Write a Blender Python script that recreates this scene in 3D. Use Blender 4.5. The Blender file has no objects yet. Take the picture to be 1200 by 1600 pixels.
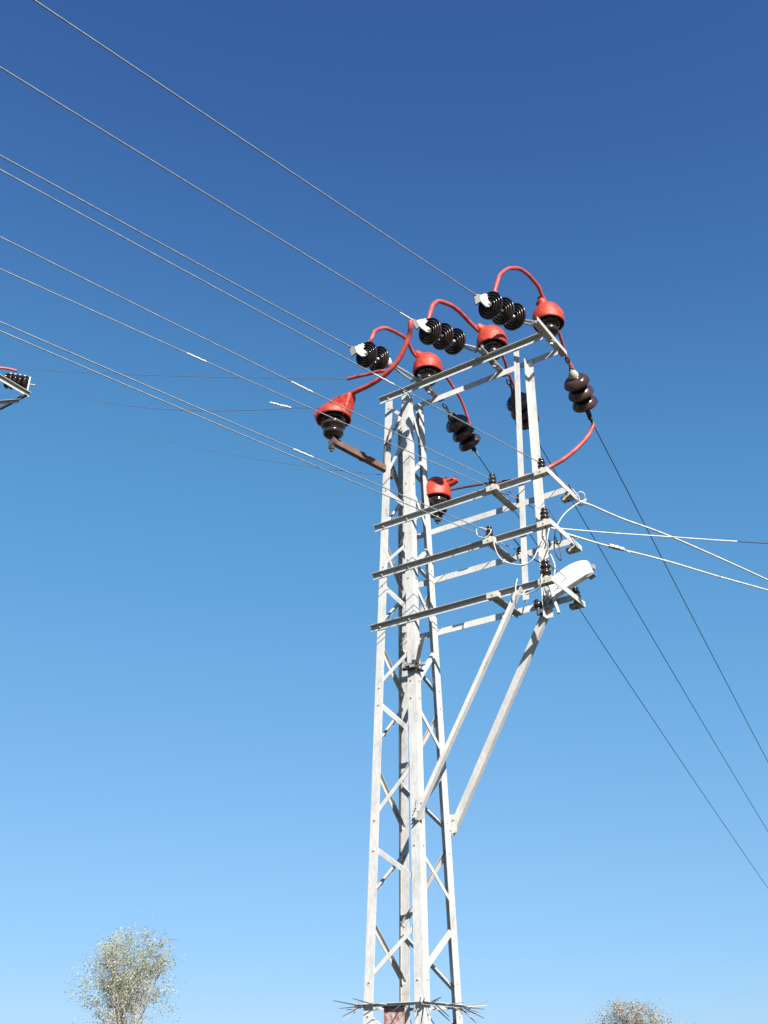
import bpy, math, random
from mathutils import Vector, Matrix, noise

# ------------------------------------------------------------------ camera, sky, sun, exposure
scn = bpy.context.scene
SUN_AZ = math.radians(161.3)      # compass angle of the sun, clockwise from +Y (behind the camera, a little right)
SUN_EL = math.radians(30.0)

cam_data = bpy.data.cameras.new("Camera")
cam = bpy.data.objects.new("Camera", cam_data)
scn.collection.objects.link(cam)
cam_data.sensor_fit = 'VERTICAL'
cam_data.sensor_height = 24.0
cam_data.lens = 24.0 * 1584.3153 / 1600.0
cam_data.clip_start = 0.05
cam_data.clip_end = 6000.0
_pitch, _roll, _yaw = .5114, -.0025, -.0248
_F = Vector((math.sin(_yaw) * math.cos(_pitch), math.cos(_yaw) * math.cos(_pitch), math.sin(_pitch)))
_R0 = Vector((math.cos(_yaw), -math.sin(_yaw), 0))
_U0 = _R0.cross(_F)
_R = _R0 * math.cos(_roll) + _U0 * math.sin(_roll)
_U = -_R0 * math.sin(_roll) + _U0 * math.cos(_roll)
cam.matrix_world = Matrix(((_R.x, _U.x, -_F.x, 0), (_R.y, _U.y, -_F.y, -8.2197), (_R.z, _U.z, -_F.z, 1.6), (0, 0, 0, 1)))
scn.camera = cam

world = bpy.data.worlds.new("World")
scn.world = world
world.use_nodes = True
wn, wl = world.node_tree.nodes, world.node_tree.links
wn.clear()
w_out = wn.new('ShaderNodeOutputWorld')
w_bg = wn.new('ShaderNodeBackground')
w_sky = wn.new('ShaderNodeTexSky')
w_sky.sky_type = 'NISHITA'
w_sky.sun_disc = False
w_sky.sun_elevation = SUN_EL
w_sky.sun_rotation = SUN_AZ
w_sky.altitude = 300
w_sky.air_density = 1.0
w_sky.dust_density = 0.2
w_sky.ozone_density = 6.0
w_bg.inputs['Strength'].default_value = 0.05
# a camera-like tone curve on the sky's own radiance: deeper blue overhead, softer towards the horizon
w_in = wn.new('ShaderNodeVectorMath'); w_in.operation = 'SCALE'; w_in.inputs['Scale'].default_value = .12
w_cv = wn.new('ShaderNodeRGBCurve')
w_ot = wn.new('ShaderNodeVectorMath'); w_ot.operation = 'SCALE'; w_ot.inputs['Scale'].default_value = 1 / .12
for ch, P in enumerate((((.049, .040), (.056, .051), (.099, .112), (.258, .258), (.445, .356), (1, .60)),
                        ((.105, .124), (.118, .156), (.206, .335), (.50, .545), (.75, .655), (1, .735)),
                        ((.10, .15), (.236, .358), (.30, .480), (.44, .660), (.89, .925), (1, .98)))):
    cu = w_cv.mapping.curves[ch]
    cu.points[0].location = (0, 0); cu.points[1].location = P[-1]
    for q in P[:-1]: cu.points.new(*q)
w_cv.mapping.update()
wl.new(w_sky.outputs[0], w_in.inputs[0]); wl.new(w_in.outputs[0], w_cv.inputs['Color'])
wl.new(w_cv.outputs[0], w_ot.inputs[0]); wl.new(w_ot.outputs[0], w_bg.inputs['Color'])
wl.new(w_bg.outputs[0], w_out.inputs['Surface'])

sun_dir = Vector((math.sin(SUN_AZ) * math.cos(SUN_EL), math.cos(SUN_AZ) * math.cos(SUN_EL), math.sin(SUN_EL)))
sun_data = bpy.data.lights.new("Sun", 'SUN')
sun_data.energy = 5.0
sun_data.angle = math.radians(0.5)
sun_data.color = (1.0, 0.955, 0.88)
sun = bpy.data.objects.new("Sun", sun_data)
sun.rotation_euler = sun_dir.to_track_quat('Z', 'Y').to_euler()
sun.location = (0, -20, 30)
scn.collection.objects.link(sun)

scn.view_settings.view_transform = 'Standard'
scn.view_settings.look = 'None'
scn.view_settings.exposure = 1.263
scn.view_settings.gamma = 1.0

# ------------------------------------------------------------------ tower frame: u along the crossarms, v along the line, z up
PHI = .574
UX = Vector((math.cos(PHI), -math.sin(PHI), 0))
VX = Vector((math.sin(PHI), math.cos(PHI), 0))
ZX = Vector((0, 0, 1))
def W(u, v=None, z=None):
    if v is None: u, v, z = u
    return UX * u + VX * v + ZX * z
def Wd(u, v, z): return (UX * u + VX * v + ZX * z).normalized()

# ------------------------------------------------------------------ materials
def new_mat(name, base, rough=.5, metal=0.0, coat=0.0):
    m = bpy.data.materials.new(name)
    m.use_nodes = True
    b = m.node_tree.nodes['Principled BSDF']
    b.inputs['Base Color'].default_value = (*base, 1)
    b.inputs['Roughness'].default_value = rough
    b.inputs['Metallic'].default_value = metal
    if coat: b.inputs['Coat Weight'].default_value = coat; b.inputs['Coat Roughness'].default_value = .06
    return m, m.node_tree.nodes, m.node_tree.links, b
def ramp(n, stops):
    r = n.new('ShaderNodeValToRGB')
    e = r.color_ramp.elements
    e[0].position, e[0].color = stops[0][0], (*stops[0][1], 1)
    e[1].position, e[1].color = stops[-1][0], (*stops[-1][1], 1)
    for p, c in stops[1:-1]:
        x = e.new(p); x.color = (*c, 1)
    return r
def noise_tex(n, l, scale, detail=6, rough=.6, stretch=None, src=None):
    t = n.new('ShaderNodeTexNoise')
    t.inputs['Scale'].default_value = scale
    t.inputs['Detail'].default_value = detail
    t.inputs['Roughness'].default_value = rough
    g = n.new('ShaderNodeNewGeometry')
    if stretch:
        mp = n.new('ShaderNodeMapping'); mp.inputs['Scale'].default_value = stretch
        l.new(g.outputs['Position'], mp.inputs['Vector']); l.new(mp.outputs[0], t.inputs['Vector'])
    else: l.new(g.outputs['Position'], t.inputs['Vector'])
    return t
def bump(n, l, b, src, strength, dist=.002):
    bp = n.new('ShaderNodeBump'); bp.inputs['Strength'].default_value = strength; bp.inputs['Distance'].default_value = dist
    l.new(src, bp.inputs['Height']); l.new(bp.outputs[0], b.inputs['Normal'])

def weathered(name, light, mid, dark, rust, rust_at=.70, rough=.55, metal=.0):
    m, n, l, b = new_mat(name, mid, rough, metal)
    t1 = noise_tex(n, l, 6, 8, .7, (1, 1, .6))
    r1 = ramp(n, [(.29, dark), (.42, mid), (.60, light)])
    l.new(t1.outputs['Fac'], r1.inputs[0])
    t2 = noise_tex(n, l, 38, 6, .7, (1, 1, .5))
    r2 = ramp(n, [(rust_at - .06, (0, 0, 0)), (rust_at + .03, (1, 1, 1))])
    l.new(t2.outputs['Fac'], r2.inputs[0])
    t3 = noise_tex(n, l, 3.1, 3, .5)
    r3 = ramp(n, [(.46, (0, 0, 0)), (.62, (1, 1, 1))])
    l.new(t3.outputs['Fac'], r3.inputs[0])
    mu = n.new('ShaderNodeMath'); mu.operation = 'MULTIPLY'
    l.new(r2.outputs[0], mu.inputs[0]); l.new(r3.outputs[0], mu.inputs[1])
    t4 = noise_tex(n, l, 60, 4, .6, (1, 1, .3))
    r4 = ramp(n, [(.36, (.68, .66, .62)), (.58, (1, 1, 1))])
    l.new(t4.outputs['Fac'], r4.inputs[0])
    mm = n.new('ShaderNodeMix'); mm.data_type = 'RGBA'; mm.blend_type = 'MULTIPLY'; mm.inputs[0].default_value = .45
    l.new(r1.outputs[0], mm.inputs[6]); l.new(r4.outputs[0], mm.inputs[7])
    mx = n.new('ShaderNodeMix'); mx.data_type = 'RGBA'
    l.new(mu.outputs[0], mx.inputs[0]); l.new(mm.outputs[2], mx.inputs[6]); mx.inputs[7].default_value = (*rust, 1)
    oi = n.new('ShaderNodeObjectInfo')
    mr = n.new('ShaderNodeMapRange'); mr.inputs[3].default_value = .88; mr.inputs[4].default_value = 1.06
    l.new(oi.outputs['Random'], mr.inputs[0])
    vm = n.new('ShaderNodeVectorMath'); vm.operation = 'SCALE'
    l.new(mx.outputs[2], vm.inputs[0]); l.new(mr.outputs[0], vm.inputs['Scale'])
    l.new(vm.outputs[0], b.inputs['Base Color'])
    bump(n, l, b, t2.outputs['Fac'], .35, .0015)
    return m

M = {}
M['paint'] = weathered('white_weathered_paint', (.455, .445, .43), (.405, .395, .38), (.27, .255, .225), (.17, .10, .055), .69)
M['zinc'] = weathered('galvanised_fitting', (.40, .40, .39), (.31, .31, .30), (.20, .19, .18), (.13, .075, .04), .74, .42, .35)
M['block'] = weathered('cream_painted_block', (.42, .40, .34), (.35, .33, .27), (.24, .20, .15), (.14, .07, .04), .68)
M['rust'] = weathered('rusty_steel', (.17, .090, .065), (.12, .062, .045), (.065, .035, .028), (.05, .022, .015), .62, .8)
M['darksteel'] = weathered('dark_oxidised_steel', (.06, .052, .046), (.038, .032, .029), (.02, .018, .016), (.08, .035, .02), .66, .7)

m, n, l, b = new_mat('red_silicone', (.62, .055, .035), .52, 0, .0)
t = noise_tex(n, l, 11, 5, .6); r = ramp(n, [(.32, (.25, .018, .010)), (.58, (.37, .044, .020)), (.80, (.44, .095, .055))])
l.new(t.outputs['Fac'], r.inputs[0]); l.new(r.outputs[0], b.inputs['Base Color'])
t2 = noise_tex(n, l, 45, 3, .5); bump(n, l, b, t2.outputs['Fac'], .25, .004); b.inputs['Specular IOR Level'].default_value = .35
M['red'] = m
m, n, l, b = new_mat('red_silicone_tube', (.60, .07, .06), .5)
t = noise_tex(n, l, 14, 5, .6); r = ramp(n, [(.3, (.27, .030, .026)), (.55, (.36, .055, .045)), (.75, (.42, .12, .095))])
l.new(t.outputs['Fac'], r.inputs[0]); l.new(r.outputs[0], b.inputs['Base Color'])
M['redtube'] = m
M['maroon'] = new_mat('tube_shade_maroon', (.055, .012, .016), .6)[0]  # tube red darkened to maroon, standing in for shade on the low stretch
m, n, l, b = new_mat('black_brown_glaze', (.018, .011, .010), .22, 0, .2)
t = noise_tex(n, l, 9, 4, .6); r = ramp(n, [(.35, (.011, .007, .006)), (.7, (.036, .022, .018))])
l.new(t.outputs['Fac'], r.inputs[0]); l.new(r.outputs[0], b.inputs['Base Color'])
r2 = ramp(n, [(.3, (.10, .10, .10)), (.7, (.30, .30, .30))]); l.new(t.outputs['Fac'], r2.inputs[0]); l.new(r2.outputs[0], b.inputs['Roughness'])
M['glaze'] = m
m, n, l, b = new_mat('brown_glaze', (.055, .024, .020), .22, 0, .25)
t = noise_tex(n, l, 8, 4, .6); r = ramp(n, [(.35, (.026, .011, .010)), (.7, (.055, .025, .020))])
l.new(t.outputs['Fac'], r.inputs[0]); l.new(r.outputs[0], b.inputs['Base Color'])
r2 = ramp(n, [(.3, (.14, .14, .14)), (.7, (.34, .34, .34))]); l.new(t.outputs['Fac'], r2.inputs[0]); l.new(r2.outputs[0], b.inputs['Roughness'])
M['brown'] = m
m, n, l, b = new_mat('aluminium_wire', (.44, .45, .45), .5, .35)
t = noise_tex(n, l, 25, 3, .6); r = ramp(n, [(.3, (.17, .18, .20)), (.7, (.28, .29, .30))])
l.new(t.outputs['Fac'], r.inputs[0]); l.new(r.outputs[0], b.inputs['Base Color'])
M['wire'] = m
M['sleeve'] = new_mat('bright_aluminium_sleeve', (.52, .51, .49), .45, .1)[0]
M['faint'] = new_mat('grey_oxidised_wire', (.10, .12, .15), .6)[0]
M['darkwire'] = new_mat('dark_oxidised_wire', (.028, .032, .04), .6, .2)[0]
m, n, l, b = new_mat('white_cable_sheath', (.72, .71, .67), .55)
t = noise_tex(n, l, 20, 4, .6); r = ramp(n, [(.3, (.34, .335, .315)), (.65, (.50, .49, .47))])
l.new(t.outputs['Fac'], r.inputs[0]); l.new(r.outputs[0], b.inputs['Base Color'])
M['cable'] = m
M['blackcable'] = new_mat('black_cable_sheath', (.02, .02, .022), .5)[0]
m, n, l, b = new_mat('white_lamp_enamel', (.86, .86, .85), .3, 0, .3)
t = noise_tex(n, l, 12, 4, .6); r = ramp(n, [(.35, (.62, .61, .60)), (.55, (.74, .74, .73))])
l.new(t.outputs['Fac'], r.inputs[0]); l.new(r.outputs[0], b.inputs['Base Color'])
M['lamp'] = m
M['lens'] = new_mat('frosted_lens', (.75, .76, .74), .25)[0]
m, n, l, b = new_mat('faded_red_sign', (.5, .2, .18), .6)
t = noise_tex(n, l, 26, 5, .7); r = ramp(n, [(.38, (.20, .065, .06)), (.50, (.27, .15, .14)), (.60, (.36, .32, .30))])
l.new(t.outputs['Fac'], r.inputs[0]); l.new(r.outputs[0], b.inputs['Base Color'])
M['sign'] = m
def leaf_mat(name, a, c, d):
    m, n, l, b = new_mat(name, a, .55)
    g = n.new('ShaderNodeObjectInfo'); t = noise_tex(n, l, .9, 3, .6)
    t2 = noise_tex(n, l, 9, 2, .5)
    ad = n.new('ShaderNodeMath'); ad.operation = 'MULTIPLY_ADD'; ad.inputs[1].default_value = .5
    l.new(t2.outputs['Fac'], ad.inputs[0]); 
    hf = n.new('ShaderNodeMath'); hf.operation = 'MULTIPLY'; hf.inputs[1].default_value = .5
    l.new(t.outputs['Fac'], hf.inputs[0]); l.new(hf.outputs[0], ad.inputs[2])
    r = ramp(n, [(.40, a), (.5, c), (.60, d)]); l.new(ad.outputs[0], r.inputs[0]); l.new(r.outputs[0], b.inputs['Base Color'])
    b.inputs['Transmission Weight'].default_value = 0
    return m
M['leaf'] = leaf_mat('pale_green_leaves', (.115, .13, .055), (.21, .22, .125), (.32, .32, .235))
M['leaf2'] = leaf_mat('brownish_leaves', (.11, .10, .06), (.20, .175, .13), (.30, .27, .22))
m, n, l, b = new_mat('pale_bark', (.32, .28, .23), .8)
t = noise_tex(n, l, 6, 5, .7); r = ramp(n, [(.35, (.22, .19, .16)), (.65, (.44, .40, .36))])
l.new(t.outputs['Fac'], r.inputs[0]); l.new(r.outputs[0], b.inputs['Base Color'])
M['bark'] = m
m, n, l, b = new_mat('dry_grass_ground', (.16, .15, .08), .9)
t = noise_tex(n, l, .7, 9, .65); r = ramp(n, [(.3, (.020, .026, .010)), (.5, (.034, .036, .018)), (.7, (.060, .052, .034))])
l.new(t.outputs['Fac'], r.inputs[0]); l.new(r.outputs[0], b.inputs['Base Color']); bump(n, l, b, t.outputs['Fac'], .6, .05)
M['ground'] = m

# ------------------------------------------------------------------ helpers
ABS = {}
def tag(o, label=None, cat=None, group=None, kind=None):
    if label: o['label'] = label
    if cat: o['category'] = cat
    if group: o['group'] = group
    if kind: o['kind'] = kind
    return o
def empty(name, loc):
    o = bpy.data.objects.new(name, None); scn.collection.objects.link(o)
    o.location = loc; o.empty_display_size = .2; ABS[o.name] = Vector(loc); return o

class MB:
    def __init__(s): s.v, s.f, s.sm = [], [], []
    def add(s, vs, fs, smooth=False):
        k = len(s.v); s.v += [Vector(p) for p in vs]
        s.f += [tuple(i + k for i in f) for f in fs]; s.sm += [smooth] * len(fs); return s
    def prism(s, poly, p0, p1, ax, ay):
        """polygon (x,y list, counter-clockwise about ax x ay) swept from p0 to p1"""
        n = len(poly)
        vs = [p0 + ax * x + ay * y for x, y in poly] + [p1 + ax * x + ay * y for x, y in poly]
        fs = [(i, (i + 1) % n, n + (i + 1) % n, n + i) for i in range(n)]
        fs += [tuple(range(n - 1, -1, -1)), tuple(range(n, 2 * n))]
        if ax.cross(ay).dot(p1 - p0) < 0: fs = [tuple(reversed(f)) for f in fs]
        return s.add(vs, fs)
    def box(s, c, ax, ay, az, a, b_, c_):
        """box centred at c with half sizes a b c_ along three axes"""
        return s.prism([(-a, -b_), (a, -b_), (a, b_), (-a, b_)], c - az * c_, c + az * c_, ax, ay)
    def angle(s, p0, p1, fa, fb, wa, wb, t):
        """steel angle: flange wa along fa, flange wb along fb, corner on the line p0-p1"""
        poly = [(0, 0), (wa, 0), (wa, t), (t, t), (t, wb), (0, wb)]
        return s.prism(poly, p0, p1, fa, fb)
    def tube(s, pts, rad, seg=10, smooth=True, caps=True):
        pts = [Vector(p) for p in pts]; n = len(pts)
        rs = rad if isinstance(rad, (list, tuple)) else [rad] * n
        vs, fs = [], []
        t0 = (pts[1] - pts[0]).normalized()
        ref = Vector((0, 0, 1)) if abs(t0.z) < .9 else Vector((1, 0, 0))
        x = ref.cross(t0).normalized()
        for i, p in enumerate(pts):
            t = (pts[min(i + 1, n - 1)] - pts[max(i - 1, 0)]).normalized()
            x = (x - t * x.dot(t)).normalized(); y = t.cross(x)
            for k in range(seg):
                a = 2 * math.pi * k / seg
                vs.append(p + (x * math.cos(a) + y * math.sin(a)) * rs[i])
        for i in range(n - 1):
            for k in range(seg):
                k2 = (k + 1) % seg
                fs.append((i * seg + k, i * seg + k2, (i + 1) * seg + k2, (i + 1) * seg + k))
        s.add(vs, fs, smooth)
        if caps: s.add(vs[:seg], [tuple(range(seg - 1, -1, -1))]); s.add(vs[-seg:], [tuple(range(seg))])
        return s
    def lathe(s, prof, o, ax, seg=32, smooth=True, closed=False):
        """profile (r,h) turned about the axis ax through o"""
        ax = ax.normalized(); ref = Vector((0, 0, 1)) if abs(ax.z) < .9 else Vector((1, 0, 0))
        x = ref.cross(ax).normalized(); y = ax.cross(x)
        vs, fs = [], []
        for r, h in prof:
            for k in range(seg):
                a = 2 * math.pi * k / seg
                vs.append(o + ax * h + (x * math.cos(a) + y * math.sin(a)) * r)
        m_ = len(prof)
        rng = range(m_) if closed else range(m_ - 1)
        for i in rng:
            j = (i + 1) % m_
            for k in range(seg):
                k2 = (k + 1) % seg
                fs.append((i * seg + k, i * seg + k2, j * seg + k2, j * seg + k))
        return s.add(vs, fs, smooth)
    def bolt(s, p, nrm, r=.011, hgt=.009):
        ref = Vector((0, 0, 1)) if abs(nrm.z) < .9 else Vector((1, 0, 0))
        x = ref.cross(nrm).normalized(); y = nrm.cross(x)
        poly = [(r * math.cos(math.pi / 3 * k), r * math.sin(math.pi / 3 * k)) for k in range(6)]
        s.prism(poly, p, p + nrm * hgt, x, y)
        poly = [(q[0] * .5, q[1] * .5) for q in poly]
        return s.prism(poly, p + nrm * (hgt + .0002), p + nrm * (hgt + .009), x, y)
    def build(s, name, mat, parent=None, origin=None, auto=False):
        if parent is not None: base = ABS[parent.name]
        elif origin is not None: base = Vector(origin)
        else:
            base = Vector(s.v[0])
        loc = base if parent is None else Vector((0, 0, 0))
        me = bpy.data.meshes.new(name)
        me.from_pydata([tuple(p - base) for p in s.v], [], s.f)
        me.polygons.foreach_set('use_smooth', s.sm)
        me.materials.append(mat); me.update()
        o = bpy.data.objects.new(name, me); scn.collection.objects.link(o)
        o.location = loc
        if parent is not None: o.parent = parent
        ABS[o.name] = Vector(base)
        return o

def spline(pts, n=8):
    """Catmull-Rom through points"""
    P = [Vector(p) for p in pts]
    P = [P[0] * 2 - P[1]] + P + [P[-1] * 2 - P[-2]]
    out = []
    for i in range(1, len(P) - 2):
        a, b_, c, d = P[i - 1:i + 3]
        for k in range(n):
            t = k / n
            out.append(.5 * ((2 * b_) + (c - a) * t + (2 * a - 5 * b_ + 4 * c - d) * t * t + (3 * b_ - a - 3 * c + d) * t ** 3))
    out.append(P[-2]); return out
def wpts(L): return [W(p) for p in L]

# ------------------------------------------------------------------ ground
g = MB(); N = 60; size = 3000
vs, fs = [], []
def gcoord(i):
    t = (i / N) * 2 - 1
    return math.copysign(abs(t) ** 3, t) * size
for j in range(N + 1):
    for i in range(N + 1):
        x, y = gcoord(i), gcoord(j)
        d = math.hypot(x, y)
        z = (noise.noise(Vector((x * .02, y * .02, 0))) * .6) * min(1, max(0, (d - 12) / 30))
        vs.append((x, y, z - (0.0 if d < 12 else 0.0)))
for j in range(N):
    for i in range(N):
        a = j * (N + 1) + i; fs.append((a, a + 1, a + N + 2, a + N + 1))
g.add(vs, fs, True)
tag(g.build('ground', M['ground'], origin=(0, 0, 0)), kind='structure')

# ------------------------------------------------------------------ the lattice tower
ZT, Z1, Z2, Z3 = 7.43, 5.995, 5.504, 5.002
def h(z): return .1335 + .0234 * (7.4295 - z)
tower = empty('lattice_tower', (0, 0, 0))
tag(tower, 'weathered white steel lattice tower carrying crossarms and insulators, in the middle of the picture', 'pylon')

LEG_W, LEG_T = .079, .007
def leg_mesh(su, sv, z0, z1):
    rear = su < 0 < sv
    du = -.016 if rear else 0
    p0, p1 = W(su * h(z0) + du, sv * h(z0), z0), W(su * h(z1) + du, sv * h(z1), z1)
    mb = MB(); fa, fb = UX * -su, VX * -sv
    mb.angle(p0, p1, fa, fb, LEG_W, .026 if rear else LEG_W, LEG_T)
    # splice plates and node bolts
    for zz in NODES:
        if z0 < zz < z1:
            for dz in (0,):
                z_ = zz + dz - .02
                c = W(su * h(z_), sv * h(z_), z_)
                mb.bolt(c + fa * .045, VX * sv, .0075, .006)
                if not rear: mb.bolt(c + fb * .045, UX * su, .0075, .006)
    return mb
NODES = [7.36, 6.43, 5.63, 5.45, 4.50, 4.35, 3.41, 3.18, 2.25, 2.03, 1.15, .9]
legs = [leg_mesh(su, sv, -.3, 7.425).build('leg', M['paint'], tower) for su, sv in ((-1, -1), (1, -1), (1, 1), (-1, 1))]

# zigzag bracing, one bar per mesh.  Each face: corner A, corner B, outward normal
NXT = {'a': ((-1, -1), (1, -1), -VX), 'b': ((1, -1), (1, 1), UX), 'c': ((1, 1), (-1, 1), VX), 'd': ((-1, 1), (-1, -1), -UX)}
bars = {
 'a': [('A', 7.39, 7.12), ('B', 7.00, 6.55), ('A', 6.43, 6.116), ('B', 5.803, 5.626), ('A', 5.454, 5.075), ('B', 4.78, 4.501), ('A', 4.366, 3.997), ('B', 3.82, 3.41), ('A', 3.195, 2.884), ('B', 2.63, 2.242), ('A', 2.02, 1.66), ('B', 1.42, 1.08), ('A', .88, .50), ('B', .40, .06)],
 'b': [('A', 7.38, 6.86), ('B', 6.80, 6.50), ('A', 6.40, 5.98), ('B', 5.86, 5.52), ('A', 5.42, 5.04), ('B', 4.86, 4.42), ('A', 4.286, 3.942), ('B', 3.81, 3.415), ('A', 3.133, 2.775), ('B', 2.614, 2.264), ('A', 2.0, 1.62), ('B', 1.45, 1.05), ('A', .88, .5), ('B', .4, .06)],
 'c': [('A', 7.36, 6.95), ('B', 6.90, 6.50), ('A', 6.40, 5.96), ('B', 5.92, 5.50), ('A', 5.42, 4.97), ('B', 4.935, 4.435), ('A', 4.30, 3.80), ('B', 3.74, 3.326), ('A', 3.198, 2.66), ('B', 2.60, 2.148), ('A', 2.0, 1.55), ('B', 1.5, 1.02), ('A', .88, .48), ('B', .4, .06)],
 'd': [('A', 7.38, 6.95), ('B', 6.86, 6.50), ('A', 6.43, 6.0), ('B', 5.90, 5.50), ('A', 5.42, 5.05), ('B', 4.88, 4.52), ('A', 4.399, 3.985), ('B', 3.817, 3.40), ('A', 3.19, 2.82), ('B', 2.66, 2.25), ('A', 2.0, 1.62), ('B', 1.45, 1.05), ('A', .88, .5), ('B', .4, .06)]}
for face, (ca, cb, nrm) in NXT.items():
    for who, za, zb in bars[face]:
        s0, s1 = (ca, cb) if who == 'A' else (cb, ca)
        p0, p1 = W(s0[0] * h(za), s0[1] * h(za), za), W(s1[0] * h(zb), s1[1] * h(zb), zb)
        hz = (W(s1[0], s1[1], 0) - W(s0[0], s0[1], 0)).normalized()
        inn = .0095
        p0 = p0 + hz * .012 - nrm * inn; p1 = p1 - hz * .012 - nrm * inn
        d = (p1 - p0).normalized()
        across = d.cross(nrm).normalized()
        if across.z > 0: across = -across
        mb = MB(); w = .034
        mb.angle(p0 - across * w * .5, p1 - across * w * .5, across, -nrm, w, w * .85, .004)
        mb.build('brace', M['paint'], tower)

# crossarms -------------------------------------------------------
def crossarm(zb, u_end, u_end_r, w, wr, wh=.040, u0r=None):
    hh = h(zb)
    f = MB()
    v0 = -hh - .0025
    # front beam: vertical flange behind, horizontal flange on top towards the viewer
    p0, p1 = W(-hh - .062, v0, zb + w), W(u_end, v0, zb + w)
    f.angle(p0, p1, -VX, -ZX, wh, w, .0035)
    for k in (-hh + .04, hh - .04): f.bolt(W(k, v0 - .0035, zb + w * .45), -VX, .010)
    part = f.build('crossarm', M['paint'], tower)
    r_ = MB()
    p0, p1 = W((-hh - .01) if u0r is None else u0r, hh + .0025, zb + wr), W(u_end_r, hh + .0025, zb + wr)
    r_.angle(p0, p1, VX, -ZX, wr, wr, .0055)
    r_.build('rear_beam', M['paint'], part)
    return part
top = crossarm(ZT, 1.585, 1.60, .056, .060)
arm1 = crossarm(Z1, 1.545, 1.535, .050, .056)
arm2 = crossarm(Z2, 1.50, 1.54, .050, .056)
arm3 = crossarm(Z3, 1.50, 1.53, .050, .056)
# top crosspieces: angle lying across the two beams
zc = ZT + .062
for uc, v0, v1 in ((.285, -.205, .24), (1.01, -.27, .24), (1.605, -.325, .275)):
    c = MB()
    c.angle(W(uc + .03, v0, zc), W(uc + .03, v1, zc), ZX, -UX, .045 if uc > 1.5 else .013, .060, .006)
    if uc < 1.5: c.box(W(uc + .02, v0 + .014, zc + .026), UX, VX, ZX, .006, .020, .018)
    # foot plate and nut of the insulator pin, below the crosspiece
    c.box(W(uc, 0.0, zc - .008), UX, VX, ZX, .026, .026, .007)
    c.lathe([(0, -.03), (.014, -.03), (.016, -.028), (.016, 0), (0, 0)], W(uc, 0, zc - .016), ZX, 6, False)
    c.build('crosspiece', M['zinc'] if uc < 1.5 else M['paint'], top)
# lower crossarms: end bar with a boxed seat at each tip, and an angle with a seat at mid length
def seat(part, c, a, b_, hgt, mat):
    q = MB(); q.box(c, UX, VX, ZX, a, b_, hgt); q.bolt(c - VX * b_ + UX * .004, -VX, .007, .004); q.build('pin_seat', mat, part)
for part, zb, ue, um in ((arm1, Z1, 1.505, 1.040), (arm2, Z2, 1.497, .985), (arm3, Z3, 1.470, .998)):
    hh = h(zb)
    c = MB(); c.angle(W(ue + .058, -hh - .105, zb + .026), W(ue + .058, hh + .135, zb + .026), -ZX, -UX, .050, .014, .005)
    c.build('end_bar', M['paint'], part)
    seat(part, W(ue - .004, -hh - .078, zb - .004), .056, .030, .024, M['block'])
    seat(part, W(ue - .004, hh + .100, zb - .006), .054, .030, .018, M['block'])
    c = MB(); c.angle(W(um - .030, -hh - .040, zb - .003), W(um - .030, hh + .012, zb - .003), UX, -ZX, .055, .026, .004)
    c.build('cross_angle', M['paint'], part)
    seat(part, W(um, -hh - .075, zb - .004), .050, .028, .024, M['block'])
# posts: thin front one and wider rear one
p = MB(); p.angle(W(1.215, -.185, 4.93), W(1.285, -.128, 7.475), UX, VX, .052, .052, .005)
p.build('post', M['paint'], tower)
p = MB(); p.angle(W(1.235, .188, 4.90), W(1.290, .130, 7.475), UX, -VX, .062, .062, .005)
for z_ in (5.02, 5.53, 6.02): p.bolt(W(1.245 + (z_ - 4.9) * .021 + .03, .18, z_), -VX, .009)
p.build('post', M['paint'], tower)
# long diagonal struts from the legs up to the crossarm posts
s_ = MB(); s_.angle(W(.232, -.244, 3.33), W(1.232, -.196, 5.03), -VX, Wd(-1.7, 0, 1.0), .045, .060, .006)
s_.bolt(W(.262, -.296, 3.39), -VX, .011); st_ = s_.build('strut', M['paint'], tower)
q = MB(); q.prism([(-.05, -.09), (.045, -.05), (.06, .10), (-.02, .10)], W(.235, -.2355, 3.40), W(.235, -.2405, 3.40), UX, ZX)
for k in ((.0, -.03), (-.02, .03), (.03, .06)): q.bolt(W(.235 + k[0], -.2405, 3.40 + k[1]), -VX, .009)
q.build('gusset_plate', M['paint'], st_)
s_ = MB(); s_.angle(W(.245, .235, 3.30), W(1.262, .185, 4.96), VX, Wd(-1.7, 0, 1.0), .045, .060, .006)
s_.bolt(W(1.24, .18, 4.97), -VX, .012); st_ = s_.build('strut', M['paint'], tower)
q = MB(); q.prism([(-.06, -.07), (.05, -.05), (.07, .09), (-.06, .09)], W(.235, .2285, 3.37), W(.235, .2335, 3.37), UX, ZX)
for k in ((.0, -.03), (.03, .05)): q.bolt(W(.235 + k[0], .2285, 3.37 + k[1]), -VX, .009)
q.build('gusset_plate', M['paint'], st_)
# rusty outrigger arm to the left insulator
a_ = MB()
A0, A1 = W(-.14, -.150, 6.66), W(-.168, -.93, 6.56)
d_ = (A1 - A0).normalized(); sd = d_.cross(ZX).normalized(); up = sd.cross(d_)
t = .004
a_.prism([(-.024, -.03), (.024, -.03), (.024, -.03 + t), (-.024 + t, -.03 + t), (-.024 + t, .03 - t), (.024, .03 - t), (.024, .03), (-.024, .03)], A0, A1, sd, up)
ar = a_.build('outrigger_arm', M['rust'], tower)
q = MB(); q.box(A0 + (A1 - A0) * .44, sd, up, d_, .0275, .034, .020); q.build('arm_clamp', M['darksteel'], ar)
q = MB(); q.box(W(-.168, -.917, 6.545), UX, VX, ZX, .030, .030, .018); q.box(W(-.168, -.935, 6.50), UX, VX, ZX, .020, .020, .030)
q.bolt(W(-.168, -.935, 6.469), -ZX, .015, .02); q.build('pin_seat', M['darksteel'], ar)
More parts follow.
